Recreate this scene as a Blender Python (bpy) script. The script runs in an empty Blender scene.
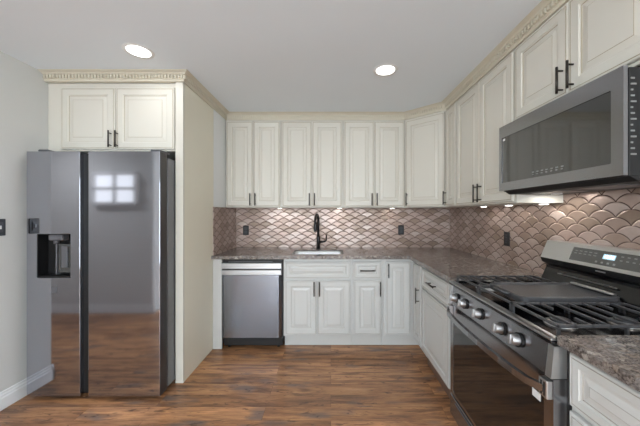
import bpy, bmesh, math, random
from mathutils import Vector, Matrix
random.seed(7)
C = bpy.context.scene.collection
SC = bpy.context.scene

# ------------------------------------------------------------------ camera
H = 2.456            # ceiling height
CAMZ = 1.3447
cd = bpy.data.cameras.new('camera')
cam = bpy.data.objects.new('camera', cd); C.objects.link(cam)
cam.location = (0, 0, CAMZ); cam.rotation_euler = (math.pi/2, 0, 0)
cd.sensor_width = 36.0; cd.sensor_fit = 'HORIZONTAL'
cd.lens = 276.08/640*36
cd.shift_x = -10.9/640; cd.shift_y = 0.5/640
cd.clip_start = 0.02
SC.camera = cam

# ------------------------------------------------------------------ world, exposure
w = bpy.data.worlds.new('world'); SC.world = w; w.use_nodes = True
w.node_tree.nodes['Background'].inputs[0].default_value = (0.80, 0.88, 1.0, 1)
w.node_tree.nodes['Background'].inputs[1].default_value = 1.0
SC.view_settings.view_transform = 'Standard'
try: SC.view_settings.look = 'None'
except Exception: pass
SC.view_settings.gamma = 1.0
SC.view_settings.use_curve_mapping = False
SC.view_settings.exposure = -0.16
CAN_W = 1.6         # watts of a recessed ceiling lamp
PUCK_W = 0.3         # watts of an under-cabinet lamp
FILL_GLOW = 7.8    # strength of the unseen glowing windows added behind the camera as fill

# ------------------------------------------------------------------ helpers: materials
def new_mat(name):
    m = bpy.data.materials.new(name); m.use_nodes = True
    nt = m.node_tree
    return m, nt, nt.nodes['Principled BSDF']

def lin(r, g, b):
    f = lambda c: (c/255/12.92) if c/255 <= .04045 else ((c/255+.055)/1.055)**2.4
    return (f(r), f(g), f(b), 1)

def N(nt, t, **k):
    n = nt.nodes.new(t)
    for a, b in k.items(): setattr(n, a, b)
    return n

def paint(name, col, rough=.45, var=.03, scale=6, bump=0.0, bscale=80, metal=0, coat=0):
    """plain finish with a faint uneven tone and optional fine grain"""
    m, nt, p = new_mat(name)
    tc = N(nt, 'ShaderNodeTexCoord'); no = N(nt, 'ShaderNodeTexNoise')
    no.inputs['Scale'].default_value = scale; no.inputs['Detail'].default_value = 3
    nt.links.new(tc.outputs['Object'], no.inputs['Vector'])
    mx = N(nt, 'ShaderNodeMixRGB'); mx.blend_type = 'MIX'
    mx.inputs[1].default_value = tuple(c*(1-var) for c in col[:3])+(1,)
    mx.inputs[2].default_value = tuple(min(1, c*(1+var)) for c in col[:3])+(1,)
    nt.links.new(no.outputs['Fac'], mx.inputs[0]); nt.links.new(mx.outputs[0], p.inputs['Base Color'])
    p.inputs['Roughness'].default_value = rough; p.inputs['Metallic'].default_value = metal
    if coat: p.inputs['Coat Weight'].default_value = coat; p.inputs['Coat Roughness'].default_value = .08
    if bump:
        n2 = N(nt, 'ShaderNodeTexNoise'); n2.inputs['Scale'].default_value = bscale
        nt.links.new(tc.outputs['Object'], n2.inputs['Vector'])
        b = N(nt, 'ShaderNodeBump'); b.inputs['Strength'].default_value = bump; b.inputs['Distance'].default_value = .002
        nt.links.new(n2.outputs['Fac'], b.inputs['Height']); nt.links.new(b.outputs[0], p.inputs['Normal'])
    return m

def brushed(name, col, rough, stretch=(1.5, 1.5, 220), var=.06, wave=0.0, bump=.02):
    """brushed steel: fine streaks in tone and roughness"""
    m, nt, p = new_mat(name)
    tc = N(nt, 'ShaderNodeTexCoord'); mp = N(nt, 'ShaderNodeMapping'); mp.inputs['Scale'].default_value = stretch
    no = N(nt, 'ShaderNodeTexNoise'); no.inputs['Scale'].default_value = 2.0; no.inputs['Detail'].default_value = 4
    nt.links.new(tc.outputs['Object'], mp.inputs[0]); nt.links.new(mp.outputs[0], no.inputs['Vector'])
    mx = N(nt, 'ShaderNodeMixRGB')
    mx.inputs[1].default_value = tuple(c*(1-var) for c in col[:3])+(1,); mx.inputs[2].default_value = tuple(c*(1+var) for c in col[:3])+(1,)
    nt.links.new(no.outputs['Fac'], mx.inputs[0]); nt.links.new(mx.outputs[0], p.inputs['Base Color'])
    p.inputs['Metallic'].default_value = 1; p.inputs['Roughness'].default_value = rough
    b = N(nt, 'ShaderNodeBump'); b.inputs['Strength'].default_value = bump; b.inputs['Distance'].default_value = .001
    nt.links.new(no.outputs['Fac'], b.inputs['Height'])
    if wave:
        n3 = N(nt, 'ShaderNodeTexNoise'); n3.inputs['Scale'].default_value = 1.6; n3.inputs['Detail'].default_value = 0
        nt.links.new(tc.outputs['Object'], n3.inputs['Vector'])
        b2 = N(nt, 'ShaderNodeBump'); b2.inputs['Strength'].default_value = wave; b2.inputs['Distance'].default_value = .01
        nt.links.new(n3.outputs['Fac'], b2.inputs['Height']); nt.links.new(b.outputs[0], b2.inputs['Normal'])
        nt.links.new(b2.outputs[0], p.inputs['Normal'])
    else: nt.links.new(b.outputs[0], p.inputs['Normal'])
    return m

def emit(name, col, s):
    m, nt, p = new_mat(name)
    p.inputs['Base Color'].default_value = col
    p.inputs['Emission Color'].default_value = col; p.inputs['Emission Strength'].default_value = s
    return m

def scallop_tile(name):
    """fish-scale tiles: rows of low arcs, each row shifted half a tile"""
    m, nt, p = new_mat(name)
    L = nt.links.new
    W, P = .146, .0395
    R = (W*W/4+P*P)/(2*P)
    def M(op, a, b=None, c=None):
        n = N(nt, 'ShaderNodeMath', operation=op)
        for i, v in enumerate((a, b, c)):
            if v is None: continue
            if isinstance(v, (int, float)): n.inputs[i].default_value = v
            else: L(v, n.inputs[i])
        return n.outputs[0]
    tc = N(nt, 'ShaderNodeTexCoord'); sp = N(nt, 'ShaderNodeSeparateXYZ'); L(tc.outputs['Object'], sp.inputs[0])
    x, z = sp.outputs[0], sp.outputs[2]
    zr = M('DIVIDE', z, P); row = M('FLOOR', zr); f = M('MULTIPLY', M('SUBTRACT', zr, row), P)
    u = M('DIVIDE', x, W)
    us = M('ADD', u, M('MULTIPLY', row, .5))
    cen = M('ROUND', us); d = M('MULTIPLY', M('SUBTRACT', us, cen), W)
    arc = M('SUBTRACT', M('SQRT', M('SUBTRACT', R*R, M('MULTIPLY', d, d))), R-P)
    diff = M('SUBTRACT', f, arc)
    above = M('GREATER_THAN', diff, 0.0)
    # radial distance to the arc: slope correction
    slope = M('DIVIDE', M('SQRT', M('SUBTRACT', R*R, M('MULTIPLY', d, d))), R)
    dist = M('MULTIPLY', M('ABSOLUTE', diff), slope)
    # tile id
    row2 = M('ADD', row, above)
    us2 = M('ADD', u, M('MULTIPLY', row2, .5)); cen2 = M('ROUND', us2)
    cb = N(nt, 'ShaderNodeCombineXYZ'); L(row2, cb.inputs[0]); L(cen2, cb.inputs[1])
    wn = N(nt, 'ShaderNodeTexWhiteNoise'); wn.noise_dimensions = '3D'; L(cb.outputs[0], wn.inputs['Vector'])
    ramp = N(nt, 'ShaderNodeValToRGB')
    e = ramp.color_ramp.elements
    e[0].position = 0; e[0].color = lin(150, 132, 118)
    e[1].position = 1; e[1].color = lin(192, 176, 168)
    k = ramp.color_ramp.elements.new(.5); k.color = lin(180, 159, 149)
    L(wn.outputs['Value'], ramp.inputs[0])
    # cloudy mottling of the glaze
    no = N(nt, 'ShaderNodeTexNoise'); no.inputs['Scale'].default_value = 9; no.inputs['Detail'].default_value = 5
    L(tc.outputs['Object'], no.inputs['Vector'])
    mot = N(nt, 'ShaderNodeMixRGB', blend_type='MULTIPLY'); mot.inputs[0].default_value = .5
    r2 = N(nt, 'ShaderNodeValToRGB'); r2.color_ramp.elements[0].position = .3; r2.color_ramp.elements[0].color = (.62, .56, .52, 1)
    r2.color_ramp.elements[1].position = .7; r2.color_ramp.elements[1].color = (1, 1, 1, 1)
    L(no.outputs['Fac'], r2.inputs[0]); L(ramp.outputs[0], mot.inputs[1]); L(r2.outputs[0], mot.inputs[2])
    grout = N(nt, 'ShaderNodeMixRGB'); grout.inputs[1].default_value = lin(86, 67, 60)
    g = N(nt, 'ShaderNodeMapRange'); g.inputs['From Min'].default_value = .0018; g.inputs['From Max'].default_value = .0034
    L(dist, g.inputs['Value']); L(g.outputs[0], grout.inputs[0]); L(mot.outputs[0], grout.inputs[2])
    L(grout.outputs[0], p.inputs['Base Color'])
    p.inputs['Metallic'].default_value = .3
    rr = N(nt, 'ShaderNodeMapRange'); rr.inputs['To Min'].default_value = .8; rr.inputs['To Max'].default_value = .3
    L(g.outputs[0], rr.inputs['Value']); L(rr.outputs[0], p.inputs['Roughness'])
    h = N(nt, 'ShaderNodeMapRange'); h.inputs['From Min'].default_value = .001; h.inputs['From Max'].default_value = .008
    h.interpolation_type = 'SMOOTHSTEP'
    L(dist, h.inputs['Value'])
    hh = M('ADD', h.outputs[0], M('MULTIPLY', no.outputs['Fac'], .25))
    b = N(nt, 'ShaderNodeBump'); b.inputs['Strength'].default_value = .7; b.inputs['Distance'].default_value = .003
    L(hh, b.inputs['Height']); L(b.outputs[0], p.inputs['Normal'])
    return m

def granite(name):
    m, nt, p = new_mat(name); L = nt.links.new
    tc = N(nt, 'ShaderNodeTexCoord')
    v1 = N(nt, 'ShaderNodeTexVoronoi'); v1.inputs['Scale'].default_value = 58
    v2 = N(nt, 'ShaderNodeTexVoronoi'); v2.inputs['Scale'].default_value = 190
    n1 = N(nt, 'ShaderNodeTexNoise'); n1.inputs['Scale'].default_value = 14; n1.inputs['Detail'].default_value = 8; n1.inputs['Roughness'].default_value = .7
    for n in (v1, v2, n1): L(tc.outputs['Object'], n.inputs['Vector'])
    s1 = N(nt, 'ShaderNodeSeparateColor'); L(v1.outputs['Color'], s1.inputs[0])
    r1 = N(nt, 'ShaderNodeValToRGB'); r1.color_ramp.interpolation = 'LINEAR'
    el = r1.color_ramp.elements
    el[0].position = 0; el[0].color = lin(44, 40, 40); el[1].position = 1; el[1].color = lin(172, 168, 162)
    for pos, c in ((.25, (78, 70, 66)), (.5, (108, 101, 96)), (.72, (106, 106, 109)), (.86, (134, 118, 104))):
        k = r1.color_ramp.elements.new(pos); k.color = lin(*c)
    L(s1.outputs[0], r1.inputs[0])
    s2 = N(nt, 'ShaderNodeSeparateColor'); L(v2.outputs['Color'], s2.inputs[0])
    r2 = N(nt, 'ShaderNodeValToRGB'); r2.color_ramp.elements[0].color = lin(70, 60, 56); r2.color_ramp.elements[1].color = lin(190, 180, 172)
    L(s2.outputs[0], r2.inputs[0])
    mx = N(nt, 'ShaderNodeMixRGB'); mx.inputs[0].default_value = .4; L(r1.outputs[0], mx.inputs[1]); L(r2.outputs[0], mx.inputs[2])
    r3 = N(nt, 'ShaderNodeValToRGB'); r3.color_ramp.elements[0].position = .35; r3.color_ramp.elements[0].color = (.62, .60, .59, 1)
    r3.color_ramp.elements[1].position = .65; r3.color_ramp.elements[1].color = (1.05, 1.05, 1.04, 1); L(n1.outputs['Fac'], r3.inputs[0])
    ml = N(nt, 'ShaderNodeMixRGB', blend_type='MULTIPLY'); ml.inputs[0].default_value = .8
    L(mx.outputs[0], ml.inputs[1]); L(r3.outputs[0], ml.inputs[2]); L(ml.outputs[0], p.inputs['Base Color'])
    p.inputs['Roughness'].default_value = .16; p.inputs['Specular IOR Level'].default_value = .55
    return m

def wood_floor(name):
    m, nt, p = new_mat(name); L = nt.links.new
    tc = N(nt, 'ShaderNodeTexCoord')
    br = N(nt, 'ShaderNodeTexBrick'); br.offset = .37; br.squash = 1
    br.inputs['Scale'].default_value = 1; br.inputs['Mortar Size'].default_value = .0007; br.inputs['Mortar Smooth'].default_value = .2
    br.inputs['Brick Width'].default_value = 1.22; br.inputs['Row Height'].default_value = .128; br.inputs['Bias'].default_value = 0
    br.inputs['Color1'].default_value = (0, 0, 0, 1); br.inputs['Color2'].default_value = (1, 1, 1, 1); br.inputs['Mortar'].default_value = (.5, .5, .5, 1)
    L(tc.outputs['Object'], br.inputs['Vector'])
    # grain stretched along the plank, shifted per plank
    sep = N(nt, 'ShaderNodeSeparateColor'); L(br.outputs['Color'], sep.inputs[0])
    cb = N(nt, 'ShaderNodeCombineXYZ')
    mu = N(nt, 'ShaderNodeMath', operation='MULTIPLY'); mu.inputs[1].default_value = 37; L(sep.outputs[0], mu.inputs[0]); L(mu.outputs[0], cb.inputs[0]); L(mu.outputs[0], cb.inputs[2])
    ad = N(nt, 'ShaderNodeVectorMath', operation='ADD'); L(tc.outputs['Object'], ad.inputs[0]); L(cb.outputs[0], ad.inputs[1])
    mp = N(nt, 'ShaderNodeMapping'); mp.inputs['Scale'].default_value = (1.6, 13, 1); L(ad.outputs[0], mp.inputs[0])
    n1 = N(nt, 'ShaderNodeTexNoise'); n1.inputs['Scale'].default_value = 1.5; n1.inputs['Detail'].default_value = 8; n1.inputs['Roughness'].default_value = .65; n1.inputs['Distortion'].default_value = .6
    L(mp.outputs[0], n1.inputs['Vector'])
    mp2 = N(nt, 'ShaderNodeMapping'); mp2.inputs['Scale'].default_value = (3.5, 70, 1); L(ad.outputs[0], mp2.inputs[0])
    n2 = N(nt, 'ShaderNodeTexNoise'); n2.inputs['Scale'].default_value = 2; n2.inputs['Detail'].default_value = 6; L(mp2.outputs[0], n2.inputs['Vector'])
    mp3 = N(nt, 'ShaderNodeMapping'); mp3.inputs['Scale'].default_value = (2.2, 6, 1); L(ad.outputs[0], mp3.inputs[0])
    n3 = N(nt, 'ShaderNodeTexNoise'); n3.inputs['Scale'].default_value = 1.3; n3.inputs['Detail'].default_value = 2; L(mp3.outputs[0], n3.inputs['Vector'])
    r1 = N(nt, 'ShaderNodeValToRGB'); el = r1.color_ramp.elements
    el[0].position = .22; el[0].color = lin(96, 70, 54); el[1].position = .78; el[1].color = lin(232, 180, 130)
    for pos, c in ((.42, (154, 113, 84)), (.58, (204, 150, 106))):
        k = r1.color_ramp.elements.new(pos); k.color = lin(*c)
    L(n1.outputs['Fac'], r1.inputs[0])
    # plank tone
    r2 = N(nt, 'ShaderNodeValToRGB'); r2.color_ramp.elements[0].color = (.60, .57, .55, 1); r2.color_ramp.elements[1].color = (1.1, 1.06, 1.0, 1)
    L(sep.outputs[0], r2.inputs[0])
    m1 = N(nt, 'ShaderNodeMixRGB', blend_type='MULTIPLY'); m1.inputs[0].default_value = .8; L(r1.outputs[0], m1.inputs[1]); L(r2.outputs[0], m1.inputs[2])
    r3 = N(nt, 'ShaderNodeValToRGB'); r3.color_ramp.elements[0].position = .3; r3.color_ramp.elements[0].color = (.72, .7, .68, 1)
    r3.color_ramp.elements[1].position = .6; r3.color_ramp.elements[1].color = (1, 1, 1, 1); L(n2.outputs['Fac'], r3.inputs[0])
    m2 = N(nt, 'ShaderNodeMixRGB', blend_type='MULTIPLY'); m2.inputs[0].default_value = .8; L(m1.outputs[0], m2.inputs[1]); L(r3.outputs[0], m2.inputs[2])
    # grey smoky patches
    r4 = N(nt, 'ShaderNodeValToRGB'); r4.color_ramp.elements[0].position = .58; r4.color_ramp.elements[0].color = (0, 0, 0, 1)
    r4.color_ramp.elements[1].position = .72; r4.color_ramp.elements[1].color = (.75, .75, .75, 1); L(n3.outputs['Fac'], r4.inputs[0])
    m3 = N(nt, 'ShaderNodeMixRGB'); m3.inputs[2].default_value = lin(110, 98, 92); L(r4.outputs[0], m3.inputs[0]); L(m2.outputs[0], m3.inputs[1])
    mp5 = N(nt, 'ShaderNodeMapping'); mp5.inputs['Scale'].default_value = (7, 24, 1); L(ad.outputs[0], mp5.inputs[0])
    n5 = N(nt, 'ShaderNodeTexNoise'); n5.inputs['Scale'].default_value = 1.4; n5.inputs['Detail'].default_value = 4; n5.inputs['Distortion'].default_value = 1.5; L(mp5.outputs[0], n5.inputs['Vector'])
    r5 = N(nt, 'ShaderNodeValToRGB'); r5.color_ramp.elements[0].position = .60; r5.color_ramp.elements[0].color = (0, 0, 0, 1)
    r5.color_ramp.elements[1].position = .70; r5.color_ramp.elements[1].color = (.7, .7, .7, 1); L(n5.outputs['Fac'], r5.inputs[0])
    m5 = N(nt, 'ShaderNodeMixRGB'); m5.inputs[2].default_value = lin(74, 58, 50); L(r5.outputs[0], m5.inputs[0]); L(m3.outputs[0], m5.inputs[1])
    m4 = N(nt, 'ShaderNodeMixRGB'); m4.inputs[2].default_value = lin(64, 46, 36); L(br.outputs['Fac'], m4.inputs[0]); L(m5.outputs[0], m4.inputs[1])
    L(m4.outputs[0], p.inputs['Base Color'])
    p.inputs['Roughness'].default_value = .26; p.inputs['Specular IOR Level'].default_value = .5
    b = N(nt, 'ShaderNodeBump'); b.inputs['Strength'].default_value = .25; b.inputs['Distance'].default_value = .002
    L(n2.outputs['Fac'], b.inputs['Height']); L(b.outputs[0], p.inputs['Normal'])
    return m

M_CEIL = paint('ceiling_paint', lin(231, 238, 243), .9, .015, 2)
M_WALL = paint('wall_paint', lin(210, 210, 206), .8, .015, 2)
M_TOE_SHADE = paint('shaded_toe_kick', lin(104, 80, 66), .4, .1, 20)  # white toe kick with its recess shade painted in as brown
M_TRIM = paint('white_trim_paint', lin(230, 231, 230), .4, .01)
M_CREAM = paint('warm_lit_cabinet_paint', lin(211, 207, 196), .38, .02)  # same paint as the base cabinets, with warm light tinted in
M_CGLAZE = paint('cream_glaze_lines', lin(166, 153, 128), .5, .05, 30)
M_WHITE = paint('white_cabinet_paint', lin(197, 197, 194), .38, .02)
M_WGLAZE = paint('white_glaze_lines', lin(164, 160, 152), .5, .05, 30)
M_PANEL = paint('tan_panel_paint', lin(232, 226, 207), .4, .02)
M_CROWN = paint('crown_paint', lin(209, 202, 184), .4, .03)
M_FLOOR = wood_floor('wood_plank_floor')
M_TILE = scallop_tile('scallop_tile')
M_GRAN = granite('speckled_granite')
M_FRIDGE = brushed('dark_stainless', (.44, .45, .495), .07, (1, 1, 260), .05, wave=.03, bump=.008)
M_FDARK = paint('fridge_door_edge', lin(74, 70, 70), .3, .05, metal=.5)
M_FSIDE = paint('fridge_side_grey', lin(120, 120, 124), .35, .03, metal=.6)
M_STEEL = brushed('stainless', (.25, .27, .31), .24, (260, 1, 1), .06)
M_STEEL2 = brushed('dishwasher_steel', (.46, .47, .485), .3, (260, 1, 1), .05)
M_STEELL = brushed('light_stainless', (.58, .585, .59), .30, (1, 1, 200), .05)
M_BLKSS = brushed('black_stainless', (.33, .33, .345), .22, (1, 1, 240), .06)
M_BLACK = paint('black_plastic', lin(16, 16, 17), .5, .1)
M_ENAM = paint('black_enamel', lin(16, 16, 18), .12, .1)
M_IRON = paint('cast_iron', lin(62, 62, 64), .32, .12, 40, bump=.3, bscale=300)
M_GLASS = paint('dark_glass', lin(16, 15, 15), .04, .05, coat=.35)
M_MWGLASS = paint('microwave_glass', lin(30, 31, 31), .05, .05, coat=1.0)
M_HANDLE = paint('dark_bronze', lin(62, 58, 54), .35, .08, metal=.7)
M_MATBLK = paint('matte_black', lin(26, 26, 27), .35, .08)
M_OUTLET = paint('black_outlet', lin(28, 28, 30), .35, .05)
M_OUTFACE = paint('charcoal_outlet', lin(52, 54, 58), .35, .05)
M_SINK = brushed('sink_steel', (.86, .87, .88), .42, (160, 1, 1), .05)
M_STICK = paint('white_sticker', lin(225, 225, 225), .5, .02)
M_GREYST = paint('grey_sticker', lin(88, 88, 92), .5, .02)
M_LAMP = emit('lamp_lens', (1, .98, .95, 1), 4)
M_PUCK = emit('puck_lens', (1, .96, .9, 1), 10)
M_GLOW = emit('fill_light_pane', (.86, .94, 1, 1), FILL_GLOW)  # emitter for the added windows out of view
M_PANE = emit('small_daylight_pane', (.95, .98, 1, 1), 1.3)
M_DISP = emit('display_digits', (.75, .93, 1, 1), 3.0)
M_DISPBG = emit('display_glow', (.45, .62, .72, 1), .55)
M_KNOB = brushed('satin_knob', (.44, .44, .445), .42, (1, 1, 200), .05)
M_MWGLASS.node_tree.nodes['Principled BSDF'].inputs['Specular IOR Level'].default_value = 1.0
M_CTRL = paint('grey_control_glass', lin(72, 72, 70), .15, .06, coat=.5)
M_ICON = paint('printed_icons', lin(128, 128, 126), .5, .02)

# ------------------------------------------------------------------ helpers: meshes
def obj(name, bm, mats, parent=None, smooth=False):
    me = bpy.data.meshes.new(name)
    bmesh.ops.recalc_face_normals(bm, faces=bm.faces[:])
    bm.to_mesh(me); bm.free()
    for m in (mats if isinstance(mats, (list, tuple)) else [mats]): me.materials.append(m)
    if smooth:
        for p in me.polygons: p.use_smooth = True
        try: me.set_sharp_from_angle(angle=math.radians(40))
        except Exception: pass
    o = bpy.data.objects.new(name, me); C.objects.link(o)
    if parent: o.parent = parent
    return o

def tag(o, label, cat, group=None, kind=None):
    if label: o['label'] = label
    if cat: o['category'] = cat
    if group: o['group'] = group
    if kind: o['kind'] = kind
    return o

def thing(name, label, cat, loc=(0, 0, 0), rotz=0, group=None):
    o = bpy.data.objects.new(name, None); C.objects.link(o)
    o.empty_display_size = .1
    o.location = loc; o.rotation_euler = (0, 0, rotz)
    return tag(o, label, cat, group)

def struct(name, bm, m, parent=None):
    o = obj(name, bm, m, parent)
    if not parent: o['kind'] = 'structure'
    return o

def join(bm, t, mat=0):
    mp = {}
    for v in t.verts: mp[v] = bm.verts.new(v.co)
    for f in t.faces:
        try:
            nf = bm.faces.new([mp[v] for v in f.verts]); nf.material_index = mat; nf.smooth = f.smooth
        except ValueError: pass
    t.free()

def box(bm, x0, x1, y0, y1, z0, z1, bev=0, mat=0, seg=2):
    t = bmesh.new()
    bmesh.ops.create_cube(t, size=1)
    for v in t.verts:
        v.co = Vector(((x0+x1)/2+v.co.x*(x1-x0), (y0+y1)/2+v.co.y*(y1-y0), (z0+z1)/2+v.co.z*(z1-z0)))
    if bev: bmesh.ops.bevel(t, geom=t.edges[:], offset=bev, segments=seg, affect='EDGES', profile=.5)
    join(bm, t, mat)

def BX(*a, **k):
    bm = bmesh.new(); box(bm, *a, **k); return bm

def prism(bm, pts, axis, a, b, mat=0):
    """extrude a 2D outline along an axis ('x': pts=(y,z); 'y': (x,z); 'z': (x,y))"""
    def P(p, t):
        return {'x': (t, p[0], p[1]), 'y': (p[0], t, p[1]), 'z': (p[0], p[1], t)}[axis]
    A = [bm.verts.new(P(p, a)) for p in pts]; B = [bm.verts.new(P(p, b)) for p in pts]
    n = len(pts); fs = [bm.faces.new(A), bm.faces.new(B[::-1])]
    for i in range(n): fs.append(bm.faces.new((A[i], A[(i+1) % n], B[(i+1) % n], B[i])))
    for f in fs: f.material_index = mat

def tube(bm, pts, r, n=12, mat=0, cap=True):
    """round tube along a polyline; r may be a list"""
    pts = [Vector(p) for p in pts]; rs = r if isinstance(r, (list, tuple)) else [r]*len(pts)
    rings = []; prev = None
    for i, p in enumerate(pts):
        d = (pts[min(i+1, len(pts)-1)]-pts[max(i-1, 0)]).normalized()
        if prev is None:
            a = d.orthogonal().normalized()
        else:
            a = (prev-d*prev.dot(d)).normalized()
        prev = a; b = d.cross(a)
        rings.append([bm.verts.new(p+(a*math.cos(2*math.pi*k/n)+b*math.sin(2*math.pi*k/n))*rs[i]) for k in range(n)])
    for A, B in zip(rings, rings[1:]):
        for k in range(n):
            f = bm.faces.new((A[k], A[(k+1) % n], B[(k+1) % n], B[k])); f.material_index = mat; f.smooth = True
    if cap:
        for R_ in (rings[0][::-1], rings[-1]): bm.faces.new(R_).material_index = mat

def cyl(bm, p0, p1, r, n=20, mat=0): tube(bm, [p0, p1], r, n, mat)

def rrect(x0, x1, y0, y1, r, n=5):
    out = []
    for cx, cy, a0 in ((x1-r, y1-r, 0), (x0+r, y1-r, 90), (x0+r, y0+r, 180), (x1-r, y0+r, 270)):
        for k in range(n+1):
            a = math.radians(a0+90*k/n); out.append((cx+r*math.cos(a), cy+r*math.sin(a)))
    return out

def plate(bm, outer, hole, a, b, axis='z', mat=0):
    """slab between a and b with outline outer and one hole"""
    def P(p, t): return {'z': (p[0], p[1], t), 'y': (p[0], t, p[1]), 'x': (t, p[0], p[1])}[axis]
    def cap(t):
        vo = [bm.verts.new(P(p, t)) for p in outer]; vh = [bm.verts.new(P(p, t)) for p in hole]
        es = [bm.edges.new((vo[i], vo[(i+1) % len(vo)])) for i in range(len(vo))]
        es += [bm.edges.new((vh[i], vh[(i+1) % len(vh)])) for i in range(len(vh))]
        g = bmesh.ops.triangle_fill(bm, use_beauty=True, use_dissolve=False, edges=es)
        for f in g['geom']:
            if isinstance(f, bmesh.types.BMFace): f.material_index = mat
        return vo, vh
    A = cap(a); B = cap(b)
    for la, lb in zip(A, B):
        n = len(la)
        for i in range(n):
            bm.faces.new((la[i], la[(i+1) % n], lb[(i+1) % n], lb[i])).material_index = mat

def rings_panel(w, h, t, steps, glaze, back=0.0):
    """a door leaf in x 0..w, z 0..h, back at y=back, front towards -y; steps are (inset, depth, glaze?)"""
    bm = bmesh.new()
    loops = []
    seq = [(0, 0.0)]+[(s[0], s[1]) for s in steps]
    for ins, dep in seq:
        loops.append([bm.verts.new((x, back-dep, z)) for x, z in ((ins, ins), (w-ins, ins), (w-ins, h-ins), (ins, h-ins))])
    bm.faces.new(loops[0])
    for i in range(len(loops)-1):
        for k in range(4):
            f = bm.faces.new((loops[i][k], loops[i][(k+1) % 4], loops[i+1][(k+1) % 4], loops[i+1][k]))
            f.material_index = 1 if i in glaze else 0
    bm.faces.new(loops[-1])
    return bm

def door_leaf(name, parent, x0, x1, z0, z1, mats, rail=.055, slim=False):
    w, h = x1-x0, z1-z0; t = .02
    r = min(rail, w*.26, h*.26)
    steps = [(0, t-.004), (.004, t), (.010, t), (.012, t-.002), (.014, t), (r, t), (r+.003, t-.004),
             (r+.009, t-.005), (r+.011, t-.008)]
    gl = {3, 4, 8}
    inner = r+.011
    room = min(w, h)/2-inner
    if room > .03:
        steps += [(inner+.006, t-.008), (inner+.006+min(.024, room*.45), t-.003), (inner+.008+min(.024, room*.45), t-.002)]
        gl |= {11}
    bm = rings_panel(w, h, t, steps, gl)
    o = obj(name, bm, mats, parent); o.location = (x0, 0, z0)
    return o

def bar_handle(parent, x, z, length, vertical=True, y=-.02):
    """bar pull with two posts, centred at x,z in the leaf's frame"""
    bm = bmesh.new(); off = y-.03; L2 = length/2; pp = L2*.72
    if vertical:
        tube(bm, [(x, off, z-L2), (x, off, z+L2)], .0058, 10)
        for s in (-1, 1): tube(bm, [(x, y+.001, z+s*pp), (x, off, z+s*pp)], .0045, 8)
    else:
        tube(bm, [(x-L2, off, z), (x+L2, off, z)], .0058, 10)
        for s in (-1, 1): tube(bm, [(x+s*pp, y+.001, z), (x+s*pp, off, z)], .0045, 8)
    return obj('handle', bm, M_HANDLE, parent)

def cabinet(name, label, loc, rotz, w, z0, z1, depth, fronts, mats, group, toe=0.0, body=None, toe_mat=None):
    """fronts: (kind, x0, x1, z0, z1, handle) with handle = None or ('v'|'h', x, z, length) in cabinet coords"""
    t = thing(name, label, 'cabinet', loc, rotz, group)
    if body is None:
        bm = bmesh.new()
        box(bm, .0008, w-.0008, .0005, depth, z0, z1, bev=.001, seg=1)
    else: bm = body
    obj('body', bm, mats[0], t)
    if toe:
        obj('toe_kick', BX(.0008, w-.0008, toe-.02, depth, 0.001, z0-.0005), toe_mat or mats[0], t)
    for kind, a, b, c, d, hd in fronts:
        leaf = door_leaf(kind, t, a, b, c, d, mats, rail=.055 if kind == 'door' else .036)
        if hd: bar_handle(leaf, hd[1]-a, hd[2]-c, hd[3], hd[0] == 'v')
    return t

CR = (M_CREAM, M_CGLAZE); WH = (M_WHITE, M_WGLAZE)

# ------------------------------------------------------------------ measured layout
XL, XP, XR = -2.262, -1.171, 1.463     # left wall, fridge side panel, right wall
YW = 3.39                             # back wall
YB, XB = 2.7293, .8026                # faces of the base doors
YU, XU = 3.0549, 1.1415               # faces of the wall doors
YP = 2.186                            # face of the fridge cabinet
ZC = .9296                            # worktop
ZUB = 1.4117
Y_RL, Y_RR = 1.775, .950              # left and right end of the range
REAR = -3.6
R90 = -math.pi/2

# ------------------------------------------------------------------ room shell
struct('floor', BX(-4.9, XR+.1, REAR-.1, YW+.1, -.1, 0), M_FLOOR)
struct('ceiling', BX(-4.9, XR+.1, REAR-.1, YW+.1, H, H+.1), M_CEIL)
struct('wall_back', BX(XP-.001, XR+.1, YW, YW+.1, 0, H), M_WALL)
struct('wall_right', BX(XR, XR+.1, REAR, YW, 0, H), M_WALL)
struct('wall_left', BX(XL-.12, XL, 1.75, YW+.1, 0, H), M_WALL)
struct('wall_alcove', BX(XL, XP, 2.755, YW+.1, 0, H), M_TRIM)      # chase behind the fridge, its end is the white strip beside the wall cabinets
# the rest of the home, seen only in reflections
struct('wall_hall', BX(-4.9, -2.4, .13, .25, 0, H), M_WALL)
struct('wall_hall_end', BX(-4.9, -4.8, .25, YW+.1, 0, H), M_WALL)
struct('wall_side', BX(-2.52, -2.4, REAR, .13, 0, H), M_WALL)
bm = bmesh.new()
plate(bm, [(-2.52, 0), (XR+.1, 0), (XR+.1, H), (-2.52, H)], [(-2.1, .06), (1.1, .06), (1.1, 2.2), (-2.1, 2.2)], REAR-.1, REAR, 'y')
struct('wall_rear', bm, M_WALL)

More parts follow.
